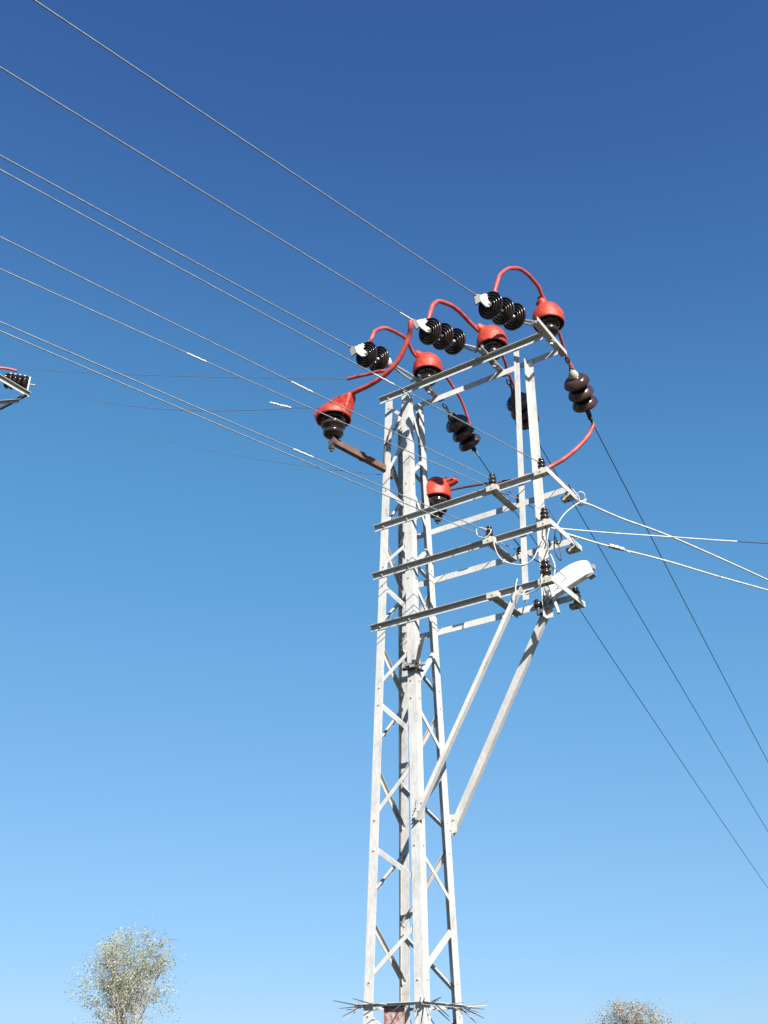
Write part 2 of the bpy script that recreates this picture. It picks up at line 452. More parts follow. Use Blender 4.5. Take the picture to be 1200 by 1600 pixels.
# bracket under the right-hand hooded insulator
a_ = MB(); a_.angle(W(.165, .13, 6.215), W(.195, .33, 6.215), ZX, -UX, .045, .05, .005)
ar = a_.build('insulator_bracket', M['rust'], tower)
q = MB(); q.box(W(.19, .25, 6.185), UX, VX, ZX, .024, .024, .018); q.bolt(W(.19, .25, 6.165), -ZX, .014, .02); q.build('pin_seat', M['darksteel'], ar)
# dark fuse-like block inside the left leg and the latch on the near leg
q = MB(); q.box(W(-.115, -.10, 6.62), UX, VX, ZX, .030, .026, .055); q.box(W(-.115, -.13, 6.665), UX, VX, ZX, .022, .010, .012); q.build('junction_block', M['darksteel'], tower)
q = MB()
q.prism([(-.017, -.004), (.017, -.004), (.017, .004), (-.017, .004)], W(.262, -.165, 4.86), W(.235, -.225, 4.60), VX, UX)
q.box(W(.165, -.222, 4.575), UX, VX, ZX, .075, .014, .006); q.box(W(.212, -.235, 4.60), UX, VX, ZX, .014, .02, .03)
q.box(W(.225, -.19, 4.565), UX, VX, ZX, .014, .06, .006)
q.tube(wpts([(.10, -.235, 4.585), (.18, -.250, 4.560), (.255, -.225, 4.585), (.27, -.17, 4.60)]), .006, 8)
lt = q.build('clamp_bracket', M['darksteel'], tower)
for c_, a_, b__, d_ in (((.150, -.228, 4.602), .032, .022, .012), ((.262, -.195, 4.60), .03, .012, .010), ((.205, -.262, 4.575), .022, .004, .010)):
    q = MB(); q.box(W(c_), UX, VX, ZX, a_, b__, d_); q.build('clamp_plate', M['zinc'], lt)
# anti-climbing frame with spikes
ZG = 2.085; hg = h(ZG) + .016
gm = MB()
cs = [(-hg, -hg), (hg, -hg), (hg, hg), (-hg, hg)]
for i in range(4):
    a, b_ = cs[i], cs[(i + 1) % 4]
    dirv = (W(b_[0], b_[1], 0) - W(a[0], a[1], 0)).normalized(); out = dirv.cross(ZX)
    gm.angle(W(a[0], a[1], ZG) + out * .003 + dirv * (.001 - .05), W(b_[0], b_[1], ZG) + out * .003 + dirv * .002, out, -ZX, .024, .022, .004)
guard = gm.build('anti_climb_frame', M['paint'], tower)
rnd = random.Random(11)
spk = []
for i in range(4):
    a, b_ = cs[i], cs[(i + 1) % 4]
    for t_ in (.0, .04, .08, .25, .45, .65, .85, .92, .97):
        c = W(a[0] + (b_[0] - a[0]) * t_, a[1] + (b_[1] - a[1]) * t_, ZG - .012)
        dirv = (W(b_[0], b_[1], 0) - W(a[0], a[1], 0)).normalized(); out = dirv.cross(ZX)
        k = (t_ - .5) * 1.5
        dd = (out + dirv * (k + rnd.uniform(-.25, .25)) + ZX * rnd.choice((-.55, -.12, .05, -.7, .2, -.3))).normalized()
        spk.append((c, dd, rnd.uniform(.15, .22)))
for c, dd, L in spk:
    MB().tube([c - dd * .03, c + dd * L * .6, c + dd * L], [.0044, .0038, .0022], 6).build('spike', M['darksteel'] if rnd.random() < .5 else M['zinc'], guard)
# faded warning plate hung inside the near-left face
pl = MB(); pl.prism([(-.088, -.14), (.088, -.14), (.088, .10), (-.088, .10)], W(-.005, -.240, 1.955), W(-.005, -.243, 1.955), UX, ZX)
wp = pl.build('warning_plate', M['sign'], tower)
q = MB(); q.box(W(-.005, -.245, 2.066), UX, VX, ZX, .095, .012, .010); q.build('plate_rail', M['darksteel'], wp)
# concrete foot
q = MB(); q.box(Vector((0, 0, -.15)), UX, VX, ZX, .55, .55, .22); q.build('concrete_base', M['block'], tower)

# ------------------------------------------------------------------ hooded post insulators
def hood_insulator(base, top_h, ports, label, fin=None, name='hooded_insulator', width=1.0, skirt=.0, rot=0, pin_len=.06, lower=False):
    """base: world point of the pin's foot; ports: (direction, length, r0, r1, height)"""
    root = empty(name, base); tag(root, label, 'insulator', 'red hooded pin insulators')
    MB().tube([base - ZX * .03, base + ZX * (pin_len + .06)], .013, 12).build('pin', M['zinc'], root)
    o = base + ZX * pin_len
    b_ = MB()
    prof = [(.0, .0), (.045, .0), (.062, .010), (.080, .022), (.087, .040), (.084, .062), (.062, .086), (.053, .096),
            (.070, .104), (.098, .110), (.104, .120), (.098, .130), (.062, .142), (.055, .150),
            (.075, .158), (.108, .164), (.114, .174), (.106, .184), (.06, .198), (.055, .21), (.085, .218), (.115, .226), (.118, .236), (.10, .25), (.05, .28), (.03, .32), (0, .32)]
    if lower:
        prof = [(0, -.0), (.05, -.0), (.082, .012), (.094, .032), (.088, .056), (.060, .072), (.058, .080),
                (.100, .092), (.112, .108), (.104, .126), (.066, .142), (.060, .150)] + [(r, z + .008) for r, z in prof[8:]]
    b_.lathe(prof, o, ZX, 40); b_.build('porcelain_body', M['glaze'], root)
    hb = MB(); T = top_h
    R0 = .148 * width
    z0 = .118 + skirt
    out = [(R0 * .93, z0), (R0 * .995, z0 + .012), (R0, z0 + .050), (R0 * .985, z0 + .095), (R0 * .90, z0 + .145), (R0 * .72, z0 + .188), (R0 * .52, z0 + .220), (R0 * .30, z0 + .243), (.002, z0 + .252)]
    inn = [(.002, z0 + .236), (R0 * .28, z0 + .228), (R0 * .46, z0 + .206), (R0 * .65, z0 + .175), (R0 * .82, z0 + .135), (R0 * .90, z0 + .09), (R0 * .915, z0 + .05), (R0 * .91, z0 + .018), (R0 * .89, z0)]
    if fin:
        out = [(r, z0 + (z - z0) * .60) for r, z in out]; inn = [(r, z0 + (z - z0) * .57) for r, z in inn]
    hb.lathe(out + inn, o, ZX, 48, True, True)
    for d, L, r0, r1, hz in ports:
        c = o + ZX * (z0 + hz + .035)
        st = c + d * .02
        pts = [st + d * L * k / 5 for k in range(6)]
        rr = [r0 + (r1 - r0) * (k / 5) ** .8 for k in range(6)]
        hb.tube(pts, rr, 18)
        # parting ridge: two thin lips along the port
        side = d.cross(ZX).normalized(); upv = side.cross(d).normalized()
        hb.prism([(-.012, 0), (.012, 0), (.008, r0 * 1.35), (-.008, r0 * 1.35)], c + d * .0, c + d * L * .62, side, upv)
        hb.prism([(-.010, 0), (.010, 0), (.007, r0 * .95), (-.007, r0 * .95)], c + d * .0, c + d * L * .95, upv, side)
    if fin:
        n_ = len(fin); c0 = o + ZX * z0
        rows = [(-.055, .93), (-.042, 1.0), (.042, 1.0), (.055, .93)]
        vs = [c0 + UX * (x * k) + VX * w_ + ZX * (.12 + (z - .12) * k) for w_, k in rows for x, z in fin]
        fs = [(r_ * n_ + i, r_ * n_ + (i + 1) % n_, (r_ + 1) * n_ + (i + 1) % n_, (r_ + 1) * n_ + i) for r_ in range(3) for i in range(n_)]
        fs += [tuple(range(n_ - 1, -1, -1)), tuple(range(3 * n_, 4 * n_))]
        hb.add(vs, fs)
    ho = hb.build('hood', M['red'], root)
    rm = ho.modifiers.new('Remesh', 'REMESH'); rm.mode = 'VOXEL'; rm.voxel_size = .0055; rm.use_smooth_shade = True
    sm = ho.modifiers.new('Smooth', 'SMOOTH'); sm.factor = .5; sm.iterations = 14
    tx = bpy.data.textures.new('hood_dents', 'CLOUDS'); tx.noise_scale = .09
    dm = ho.modifiers.new('Dents', 'DISPLACE'); dm.texture = tx; dm.strength = .012; dm.mid_level = .5; dm.texture_coords = 'GLOBAL'
    return root
zb = ZT + .070
hood_insulator(W(.28, 0, zb), .42, [(Wd(-.45, -.55, .75), .15, .072, .028, .100), (Wd(0.1, 1, .25), .13, .045, .024, .10)],
    'red hooded black insulator on the top crossarm, nearest the tower legs')
hood_insulator(W(1.005, 0, zb), .42, [(Wd(-.50, -.65, .60), .16, .075, .030, .100), (Wd(0.1, 1, .25), .13, .045, .024, .10)],
    'red hooded black insulator halfway along the top crossarm, behind the middle disc string')
hood_insulator(W(1.60, 0, zb), .42, [(Wd(-.15, -.40, .85), .17, .075, .028, .10), (Wd(0, 1, .25), .13, .045, .024, .10)],
    'red hooded black insulator on the outer right end of the top crossarm')
hood_insulator(W(-.168, -.917, 6.575), .42, [(Wd(-1, .0, .02), .15, .080, .060, .030)],
    'red hooded black insulator held out left of the tower on a rusty arm', fin=[(-.190, .075), (-.10, .06), (.10, .06), (.155, .01), (.180, .055), (.200, .12), (.218, .205), (.10, .188), (-.05, .172), (-.165, .158), (-.208, .118)], width=1.10, skirt=.055, pin_len=.035, lower=True)
hood_insulator(W(.19, .25, 6.215), .42, [(Wd(1, .2, .22), .20, .060, .034, .10)],
    'smaller red hooded insulator low behind the tower legs above the second crossarm', skirt=.03, width=.92, pin_len=.03, lower=True)

# ------------------------------------------------------------------ disc insulator strings
def disc_prof(R):
    # h grows towards the wire side (ribbed underside); cap on the tower side
    s = R / .128
    p = [(0, -.070), (.030, -.070), (.038, -.060), (.040, -.020), (.048, -.012)]
    p += [(x * s, z) for x, z in [(.060, -.016), (.090, -.010), (.116, .002), (.126, .016), (.128, .030), (.124, .038), (.119, .034),
          (.116, .012), (.107, .010), (.104, .034), (.099, .040), (.094, .034), (.091, .008), (.083, .006), (.080, .036), (.075, .042), (.070, .036), (.067, .004), (.059, .002),
          (.056, .036), (.051, .042), (.046, .036), (.043, .002)]]
    return p + [(.020, .002), (0, .002)]
def smooth_prof(R):
    s = R / .128
    p = [(0, -.060), (.032, -.060)]
    p += [(x * s, z * .8 + .004) for x, z in [(.045, -.050), (.060, -.038)]]
    p += [(x * s, z) for x, z in [(.078, -.030), (.102, -.012), (.120, .012), (.128, .034), (.127, .046), (.120, .050), (.110, .052), (.100, .036), (.092, .046), (.084, .036), (.074, .030), (.064, .042), (.056, .032), (.04, .028)]]
    return p + [(.020, .028), (0, .028)]
def link_chain(mb, p0, p1, n=2, r=.006, w=.018):
    d = (p1 - p0); L = d.length / n; d.normalize()
    a = d.cross(ZX).normalized(); b_ = d.cross(a)
    for i in range(n):
        sx = a if i % 2 == 0 else b_
        c = p0 + d * L * (i + .5)
        pts = []
        for k in range(13):
            t_ = 2 * math.pi * k / 12
            pts.append(c + d * math.cos(t_) * (L * .62) + sx * math.sin(t_) * w)
        mb.tube(pts, r, 8)
def front_string(attach, discs, cap_end, clamp_pt, tail, label, R=.127):
    """attach: crosspiece tip, discs: centres from tower to wire, clamp_pt: wire start"""
    attach = W(attach); clamp_pt = W(clamp_pt); ds = [W(d) for d in discs]
    root = empty('disc_insulator_string', attach); tag(root, label, 'insulator', 'black disc insulator strings on the wire side of the top crossarm')
    ax = (ds[-1] - ds[0]).normalized()
    f = MB()
    st = ds[0] - ax * cap_end
    # U shackle
    side = ax.cross(ZX).normalized()
    f.tube(spline([attach + side * .022, attach + (st - attach) * .35 + side * .026, st + side * .010, st - ax * -.012, st - side * .010, attach + (st - attach) * .35 - side * .026, attach - side * .022], 5), .0105, 8)
    f.box(attach, ax, side, ax.cross(side), .012, .034, .012)
    f.build('shackle', M['zinc'], root)
    for i, c in enumerate(ds):
        b_ = MB(); b_.lathe(disc_prof(R)[4:], c, ax, 48)
        o = b_.build('disc', M['glaze'], root)
        cp = MB(); cp.lathe([(0, -.085), (.022, -.085), (.030, -.072), (.042, -.060), (.046, -.012)], c, ax, 24)
        cp.lathe([(0.016, .0), (.016, .045), (0, .045)], c, ax, 14)
        cp.build('cap', M['zinc'] if i == 0 else M['darksteel'], o)
    if cap_end > .13:
        q = MB(); q.lathe([(0, -.005), (.020, 0), (.034, .012), (.042, .030), (.042, .058), (.032, .072), (0, .075)], st + ax * .005, ax, 20)
        q.lathe([(.044, .035), (.052, .04), (.052, .05), (.044, .055)], st + ax * .005, ax, 20)
        q.build('ball_fitting', M['cable'], root)
    # strain clamp: a skewed wedge plate between the wire, the last disc's pin and the tail that feeds the red tube
    e = ds[-1] + ax * .03
    tip, tail = clamp_pt, W(tail)
    b1, b2 = tail - tip, ds[-1] + ax * .03 - tip
    nn_ = b1.cross(b2).normalized()
    def plate(ab, th, off=0.0):
        m_ = MB(); n_ = len(ab)
        P_ = [tip + b1 * a + b2 * b for a, b in ab]
        vs = [p + nn_ * (th + off) for p in P_] + [p - nn_ * (th - off) for p in P_]
        fs = [(i, (i + 1) % n_, n_ + (i + 1) % n_, n_ + i) for i in range(n_)] + [tuple(range(n_ - 1, -1, -1)), tuple(range(n_, 2 * n_))]
        return m_.add(vs, fs)
    cm = plate([(0.066, 0.023), (1.046, -0.019), (0.844, 0.194), (0.275, 0.384), (0.155, 0.627), (0.271, 0.847), (-0.114, 1.138), (-0.252, 1.017), (-0.174, 0.509)], .011)
    for k in range(4):
        c = tip + b1 * (.35 + .17 * k) + b2 * -.01
        cm.tube([c - ZX * .004, c + ZX * .011], .0035, 6)
    co = cm.build('strain_clamp', M['cable'], root)
    plate([(-0.109, -0.146), (0.128, 0.010), (-0.200, 0.572), (-0.595, 0.752)], .010, -.012).build('clamp_jaw_shade', M['blackcable'], co)  # jaw plate coloured black to stand for the clamp's shaded side
    along = b2.normalized(); sd = nn_
    j = MB(); j.tube([e - ax * .03, e + ax * .01], .016, 12); j.lathe([(0, -.018), (.020, -.01), (.022, .01), (0, .018)], e - along * .01, sd, 16)
    j.build('clevis', M['zinc'], root)
front_string((.262, -.235, 7.482), [(.153, -.644, 7.50), (.130, -.800, 7.463)], .150, (.022, -.904, 7.529), (.168, -.812, 7.613),
    'pair of black ribbed discs, leftmost string on the top crossarm, with white end fitting')
front_string((.985, -.275, 7.482), [(.850, -.421, 7.54), (.822, -.588, 7.50), (.794, -.755, 7.46)], .10, (.677, -.866, 7.564), (.796, -.789, 7.590),
    'middle string of three black ribbed discs, left of the middle red hood', )
front_string((1.585, -.325, 7.482), [(1.465, -.418, 7.54), (1.437, -.585, 7.50), (1.409, -.752, 7.46)], .10, (1.319, -.845, 7.552), (1.460, -.755, 7.598),
    'uppermost right string of three black ribbed discs beside the outer red hood')

def rear_string(attach, end, label, tail, capl):
    attach, end = W(attach), W(end); ax = (end - attach).normalized(); L = (end - attach).length
    root = empty('brown_insulator_string', attach); tag(root, label, 'insulator', 'brown insulator strings on the far side of the top crossarm')
    f = MB(); link_chain(f, attach, attach + ax * L * .24, 3, .0065, .017); f.build('shackle', M['darksteel'], root)
    for k in range(3):
        c = attach + ax * (L * .24 + .075 + .122 * k)
        b_ = MB(); b_.lathe(smooth_prof(.125)[1:], c, ax, 48); o = b_.build('disc', M['brown'], root)
        cp = MB()
        if k == 0: cp.lathe([(0, -.112), (.018, -.110), (.026, -.100), (.038, -.085), (.046, -.060), (.048, -.042)], c, ax, 24); mt = M['block'] if capl else M['darksteel']
        else: cp.lathe([(0, -.09), (.028, -.09), (.036, -.075), (.038, -.050)], c, ax, 24); mt = M['darksteel']
        cp.build('cap', mt, o)
    e0 = attach + ax * (L * .24 + .075 + .122 * 2 + .03)
    cl = MB(); cl.tube([e0, e0 + (end - e0) * .5, end], [.016, .019, .013], 12)
    n_ = 5
    for k in range(n_): cl.lathe([(0, -.007), (.024, -.006), (.024, .006), (0, .007)], e0 + (end - e0) * (.3 + .6 * k / n_), ax, 10)
    cl.build('dead_end_clamp', M['darksteel'], root)
    q = MB(); q.tube([end, end + tail * .07], [.013, .008], 10); q.build('ferrule', M['cable'], root)
rdir = Vector(UX * -.1093 + VX * .9806 + ZX * -.1628).normalized()
R_END = [(.335, .80, 7.180), (.905, 1.030, 7.250), (1.550, .935, 7.142)]
R_ATT = [(.296, .26, 7.465), (1.012, .265, 7.465), (1.628, .268, 7.465)]
rl = ['glossy brown insulator string hanging nearest the tower legs, below the top crossarm',
      'brown insulator string hanging behind the two vertical white posts',
      'glossy brown insulator string hanging free at the right end of the top crossarm']
for a, e, lb in zip(R_ATT, R_END, rl): rear_string(a, e, lb, rdir, a[0] > 1.5)

# ------------------------------------------------------------------ red insulating tubes
def red_tube(pts, label, r=.0155, r1=None):
    P = spline(wpts(pts), 8)
    k0 = sum(map(ord, label)) * .37
    P = [p + Vector((noise.noise(p * 9 + Vector((k0, 0, 0))), noise.noise(p * 9 + Vector((0, k0, 0))), noise.noise(p * 9 + Vector((0, 0, k0))))) * (.005 if 1 < i < len(P) - 2 else 0) for i, p in enumerate(P)]
    rr = [r * (1 + .08 * noise.noise(p * 16)) for p in P]
    o = MB().tube(P, rr, 14).build('insulating_tube', M['redtube'])
    tag(o, label, 'cable sleeve', 'red insulating tubes over the jumper wires')
red_tube([(.160, -.820, 7.600), (.178, -.815, 7.64), (.19, -.79, 7.72), (.205, -.73, 7.79), (.215, -.66, 7.84), (.235, -.57, 7.868), (.205, -.28, 7.965), (.195, -.11, 7.90), (.25, -.03, 7.84)], 'red tube arching from the left disc pair to the nearest hood', .018)
red_tube([(.782, -.80, 7.575), (.790, -.79, 7.615), (.80, -.77, 7.70), (.806, -.73, 7.79), (.833, -.64, 7.881), (.871, -.4, 7.93), (.884, -.18, 7.915), (.93, -.08, 7.86), (.98, -.02, 7.82)], 'red tube arching from the middle disc string to the middle hood', .021)
red_tube([(1.446, -.765, 7.580), (1.458, -.76, 7.63), (1.47, -.74, 7.72), (1.488, -.69, 7.84), (1.534, -.58, 7.966), (1.576, -.4, 8.048), (1.604, -.2, 8.02), (1.60, -.06, 7.95), (1.60, 0, 7.88)], 'highest red tube, arching over to the hood at the right end', .018)
red_tube([(.747, -1.04, 7.415), (.735, -1.02, 7.359), (.69, -.985, 7.30), (.603, -.96, 7.174), (.473, -.95, 7.054), (.295, -.94, 7.003), (.085, -.93, 6.991), (-.145, -.92, 7.005), (-.26, -.92, 6.975)], 'long red tube curving down from the middle wire to the hood left of the tower', .023)
red_tube([(-.01, -.93, 7.174), (.183, -.93, 7.138), (.336, -.93, 7.107), (.43, -.935, 7.065)], 'short straight red tube end sticking out left below the disc pair', .015)
red_tube([(.285, .04, 7.80), (.308, .2, 7.83), (.315, .36, 7.800), (.322, .47, 7.741), (.325, .6, 7.665), (.312, .75, 7.50), (.30, .84, 7.30)], 'dark red tube dropping behind the crossarm along the left brown string', .014)
red_tube([(1.01, .04, 7.78), (.995, .25, 7.72), (.955, .42, 7.653), (.935, .6, 7.57), (.926, .8, 7.42), (.92, 1.0, 7.25)], 'dark red tube running from the middle hood behind the white posts', .014)
red_tube([(1.61, .04, 7.80), (1.607, .2, 7.73), (1.57, .38, 7.634), (1.575, .55, 7.50), (1.56, .75, 7.33), (1.548, .92, 7.16)], 'dark red tube from the outer hood down behind the right brown string', .014)
red_tube([(1.548, .975, 7.137), (1.473, .95, 7.0), (1.37, .9, 6.88), (1.25, .85, 6.781), (1.134, .8, 6.717), (1.007, .7, 6.625), (.93, .62, 6.58)], 'red tube sagging from the right brown string to the two white posts', .021)
o = MB().tube(spline(wpts([(.95, .64, 6.60), (.841, .55, 6.543), (.637, .42, 6.510), (.40, .335, 6.50), (.29, .28, 6.48)]), 8), .0115, 10).build('insulating_tube', M['maroon'])  # last run of the red tube, its shade put into the colour
tag(o, 'thin red tube with its shade painted maroon, from behind the posts to the low hood', 'cable sleeve', 'red insulating tubes over the jumper wires')

# ------------------------------------------------------------------ overhead wires
def line_wire(p0, p1, reach, label, group, name='power_line', r=.0065, mat='wire', dip=.0009, sleeves=(), seg=8, n=70, first=None):
    """wire from p0 through p1 (frame uvz points) and on to the distance reach, hanging in a parabola"""
    a = Vector(p0); b_ = Vector(p1); d = b_ - a; D1 = math.hypot(d.x, d.y)
    hd = Vector((d.x / D1, d.y / D1, 0)); sl = d.z / D1 - dip * D1
    pts = []
    if first: pts.append(W(first))
    for i in range(n + 1):
        s = reach * (i / n) ** 1.6
        pts.append(W(a.x + hd.x * s, a.y + hd.y * s, a.z + sl * s + dip * s * s))
    P = pts
    o = MB().tube(P, r, seg).build(name, M[mat]); tag(o, label, 'wire', group)
    def at(s): return W(a.x + hd.x * s, a.y + hd.y * s, a.z + sl * s + dip * s * s)
    for s0, s1, rr in sleeves:
        q = MB(); k = 8; pp, rs = [], []
        for j in range(k + 1):
            s = s0 + (s1 - s0) * j / k
            pp.append(at(s) + Vector((0, 0, -.0008 + .0018 * math.sin(j * 2.1)))); rs.append(rr * (.75 if j in (0, k) else 1) * (1 + .16 * math.sin(j * 2.6)))
        q.tube(pp, rs, 10).build('splice_sleeve', M['sleeve'], o)
    return o
HV = 'high voltage wires running to upper left'
LV = 'low voltage wires running left from the lower crossarms'
line_wire((.026, -.900, 7.527), (-.501, -4.338, 7.2), 30, 'thick wire ending at the left black disc pair, third from the top of the picture', HV, r=.0060)
line_wire((.681, -.862, 7.562), (.086, -4.786, 7.2), 30, 'thick wire ending at the middle black disc string, where the long red tube starts', HV, r=.0060, sleeves=((.02, .20, .0085),))
line_wire((1.323, -.841, 7.550), (.635, -4.965, 7.2), 30, 'topmost wire, running to the upper right black disc string', HV, r=.0060)
def reach_of(p0, p): return math.hypot(p[0] - p0[0], p[1] - p0[1])
A0_, A1_ = (1.50, -.255, 6.085), (.39, -4.778, 6.1)
line_wire(A0_, A1_, 30, 'wire with a bright sleeve just before it crosses the left end of the top crossarm', LV, r=.0044, sleeves=((1.64, 1.84, .0070),), dip=.002)
B0_ = (1.035, -.255, 6.085)
line_wire(B0_, (-.048, -4.444, 6.1), 30, 'wire crossing the left red hood with a bright sleeve, ending on the middle pin', LV, r=.0044, sleeves=((1.92, 2.12, .0074),), dip=.002)
C0_ = (1.065, .184, 6.085)
line_wire(C0_, (-.282, -4.265, 6.1), 30, 'wire with a bright sleeve far left of the tower, passing below the left red hood', LV, r=.0042, sleeves=((3.15, 3.31, .0068),), dip=.002)
D0_ = (.980, -.262, 5.592)
line_wire(D0_, (-.161, -4.252, 5.62), 30, 'upper of the two lowest wires, with a bright sleeve below the rusty arm', LV, r=.0044, sleeves=((1.80, 1.98, .0074),), dip=.002)
E0_ = (1.025, .195, 5.592)
line_wire(E0_, (-.232, -4.198, 5.62), 30, 'lowest of the wires running left, ending at the third crossarm', LV, r=.0044, dip=.002)
RV = 'thin dark wires descending to lower right'
def right_wire(p0, label, k, p1):
    line_wire(p0, p1, 42, label, RV, r=.0048, mat='darkwire', dip=.0011, n=60)
for (e, lb, q) in zip(R_END, ['thin dark wire, lowest of the three descending right, passing behind the crossarm channels',
        'thin dark wire, middle of the three descending to the right edge',
        'thin dark wire descending from the right brown insulator string, highest of the three'], [None] * 3):
    d = Vector((-.1093, .9806, -.1628)) * 6
    p0 = Vector(e) + Vector((-.1093, .9806, -.1628)) * .05
    right_wire(tuple(p0), lb, 0, tuple(p0 + d))

# ------------------------------------------------------------------ low pin insulators
def pin_insulator(p, label, s=1.0, blk=True):
    """p: world point of the channel top"""
    root = empty('pin_insulator', p); tag(root, label, 'insulator', 'small dark pin insulators on the lower crossarms')
    MB().tube([p - ZX * .055, p + ZX * .05], .0075 * s, 8).build('pin', M['darksteel'], root)
    b_ = MB()
    b_.lathe([(0, .018), (.020, .018), (.030, .026), (.036, .036), (.034, .046), (.024, .052), (.022, .060), (.030, .066), (.036, .076), (.030, .086), (.018, .090), (.018, .096), (.024, .102), (.026, .112), (.018, .122), (0, .125)],
             p, ZX, 24); 
    for v_ in b_.v: v_ -= p; v_ *= s; v_ += p
    b_.build('porcelain_body', M['glaze'], root)
    q = MB(); q.lathe([(.012, 0), (.022, .002), (.022, .016), (.012, .018)], p, ZX, 12); q.build('collar', M['block'], root)
    return root
def chz(zb): return zb + .020
pins = [((1.505, -.240, Z1), 'dark pin insulator on the right front end of the second crossarm, under the red tube', 1.1),
        ((1.500, .268, Z1), 'dark pin insulator on the far right corner of the second crossarm, above looped cable', 1.1),
        ((1.040, -.240, Z1), 'dark pin insulator on the middle channel of the second crossarm, beside the low red tube', 1.2),
        ((1.070, .195, Z1), 'dark pin insulator just left of the thin post behind the second crossarm', 1.1),
        ((1.497, -.255, Z2), 'dark pin insulator on the right front end of the third crossarm among white cables', 1.2),
        ((1.493, .278, Z2), 'dark pin insulator on the far right corner of the third crossarm behind white cables', 1.0),
        ((.985, -.250, Z2), 'dark pin insulator wrapped in white cable on the middle of the third crossarm', 1.1),
        ((1.030, .205, Z2), 'dark pin insulator left of the thin post behind the third crossarm', .95),
        ((1.470, -.265, Z3), 'large dark pin insulator on the lowest crossarm beside the street lamp', 1.5),
        ((1.466, .290, Z3), 'dark pin insulator on the far right corner of the lowest crossarm below the street lamp', 1.35)]
for (u, v, zb_), lb, s in pins: pin_insulator(W(u, v, chz(zb_) + .001), lb, s * .86)
# dark knob bolted low beside the rear post
root = empty('pin_insulator', W(1.17, .20, 5.0)); tag(root, 'dark knob insulator left of the wide post below the lowest crossarm', 'insulator', 'small dark pin insulators on the lower crossarms')
q = MB(); q.lathe([(0, -.02), (.03, -.018), (.04, 0), (.034, .018), (.02, .03), (.022, .045), (0, .05)], W(1.18, .165, 5.03), Wd(-.3, -.3, 1), 20); q.build('porcelain_body', M['glaze'], root)
q = MB(); q.tube([W(1.18, .165, 4.94), W(1.18, .165, 5.02)], .016, 10); q.tube([W(1.18, .165, 4.95), W(1.235, .175, 4.95)], .010, 8); q.build('holder', M['darksteel'], root)

# ------------------------------------------------------------------ service cables
def cable(pts, label, r=.008, mat='cable', group='white service cables tied at the lower crossarms', name='service_cable', n=8):
    o = MB().tube(spline(wpts(pts), n), r, 10).build(name, M[mat]); tag(o, label, 'cable', group); return o
s1 = cable([(1.545, .27, 6.02), (1.565, .33, 5.985), (1.598, .34, 5.952), (1.64, .44, 5.955), (1.76, .80, 5.955), (2.083, 1.55, 5.93), (2.75, 3.5, 5.86), (3.35, 6.0, 5.80), (6.4, 20, 6.6)], 'upper white cable slanting down right from the looped knot on the second crossarm', .0088)
s3 = cable([(1.475, -.06, 5.60), (1.500, 0, 5.555), (1.609, .15, 5.524), (1.754, .4, 5.51), (2.064, .9, 5.49), (2.339, 1.4, 5.467), (2.64, 2.0, 5.47), (4.8, 7, 5.7), (9.6, 19, 6.6)], 'lower white cable slanting right, with a small metal tension clamp', .0075)
q = MB()
for c, w_ in (((1.775, .42, 5.512), .018), ((1.80, .46, 5.508), .022), ((1.83, .50, 5.504), .016)):
    q.box(W(c), Wd(.62, .78, -.02), Wd(-.78, .62, 0), ZX, .022, w_ * .8, .012)
q.tube([W(1.85, .53, 5.50), W(1.88, .56, 5.475)], .004, 6)
q.build('tension_clamp', M['zinc'], s3)
s2 = cable([(1.459, -.02, 5.60), (1.50, .0, 5.580), (1.608, .1, 5.574), (1.842, .35, 5.583), (2.154, .7, 5.610), (2.45, 1.06, 5.645), (2.60, 1.25, 5.668)], 'thin white cable running almost level to the right', .0055)
o = MB().tube(spline(wpts([(2.60, 1.25, 5.668), (2.80, 1.5, 5.697), (4.2, 3.3, 5.95), (9, 9.5, 6.8)]), 8), .0045, 8).build('bare_lead', M['darkwire'], s2)
cable([(1.625, .37, 5.992), (1.58, .335, 5.960), (1.54, .3, 5.925), (1.479, .2, 5.813), (1.464, .08, 5.671), (1.47, .0, 5.572)], 'white jumper cable curving from the knot down to the third crossarm', .0052)
cable([(1.56, .23, 6.05), (1.585, .30, 5.99), (1.56, .34, 5.945), (1.60, .36, 5.975), (1.625, .33, 6.02), (1.60, .30, 6.04), (1.56, .31, 6.01), (1.545, .33, 5.96), (1.58, .36, 5.94), (1.62, .37, 5.985)], 'coiled white cable knot at the right end of the second crossarm', .0056)
cable([(.99, -.27, 5.60), (.93, -.30, 5.628), (.898, -.3, 5.625), (.893, -.3, 5.585), (.918, -.3, 5.545), (.96, -.29, 5.53), (1.0, -.285, 5.545), (1.02, -.28, 5.585), (.985, -.27, 5.61)], 'small ring of white cable round the middle pin of the third crossarm', .0040)
cable([(.985, -.26, 5.60), (.96, -.27, 5.53), (1.0, -.28, 5.49), (1.045, -.27, 5.51), (1.039, -.28, 5.449), (1.048, -.25, 5.37), (1.075, -.22, 5.316), (1.15, -.2, 5.268), (1.254, -.18, 5.241), (1.331, -.18, 5.271), (1.376, -.15, 5.375), (1.41, -.10, 5.50)], 'white cable sagging between the two pins of the third crossarm', .0050)
cable([(1.49, -.235, 5.62), (1.53, -.25, 5.50), (1.50, -.25, 5.368), (1.474, -.2, 5.282), (1.443, -.22, 5.191), (1.446, -.3, 5.038), (1.435, -.3, 4.975), (1.383, -.28, 4.942), (1.278, -.25, 4.942)], 'long white cable drooping down the wide post to the lowest crossarm', .0054)
cable([(1.39, -.06, 5.09), (1.408, -.05, 5.006), (1.423, -.05, 4.929), (1.451, -.05, 4.812)], 'thick white cable stub pointing down beside the lowest crossarm', .014)
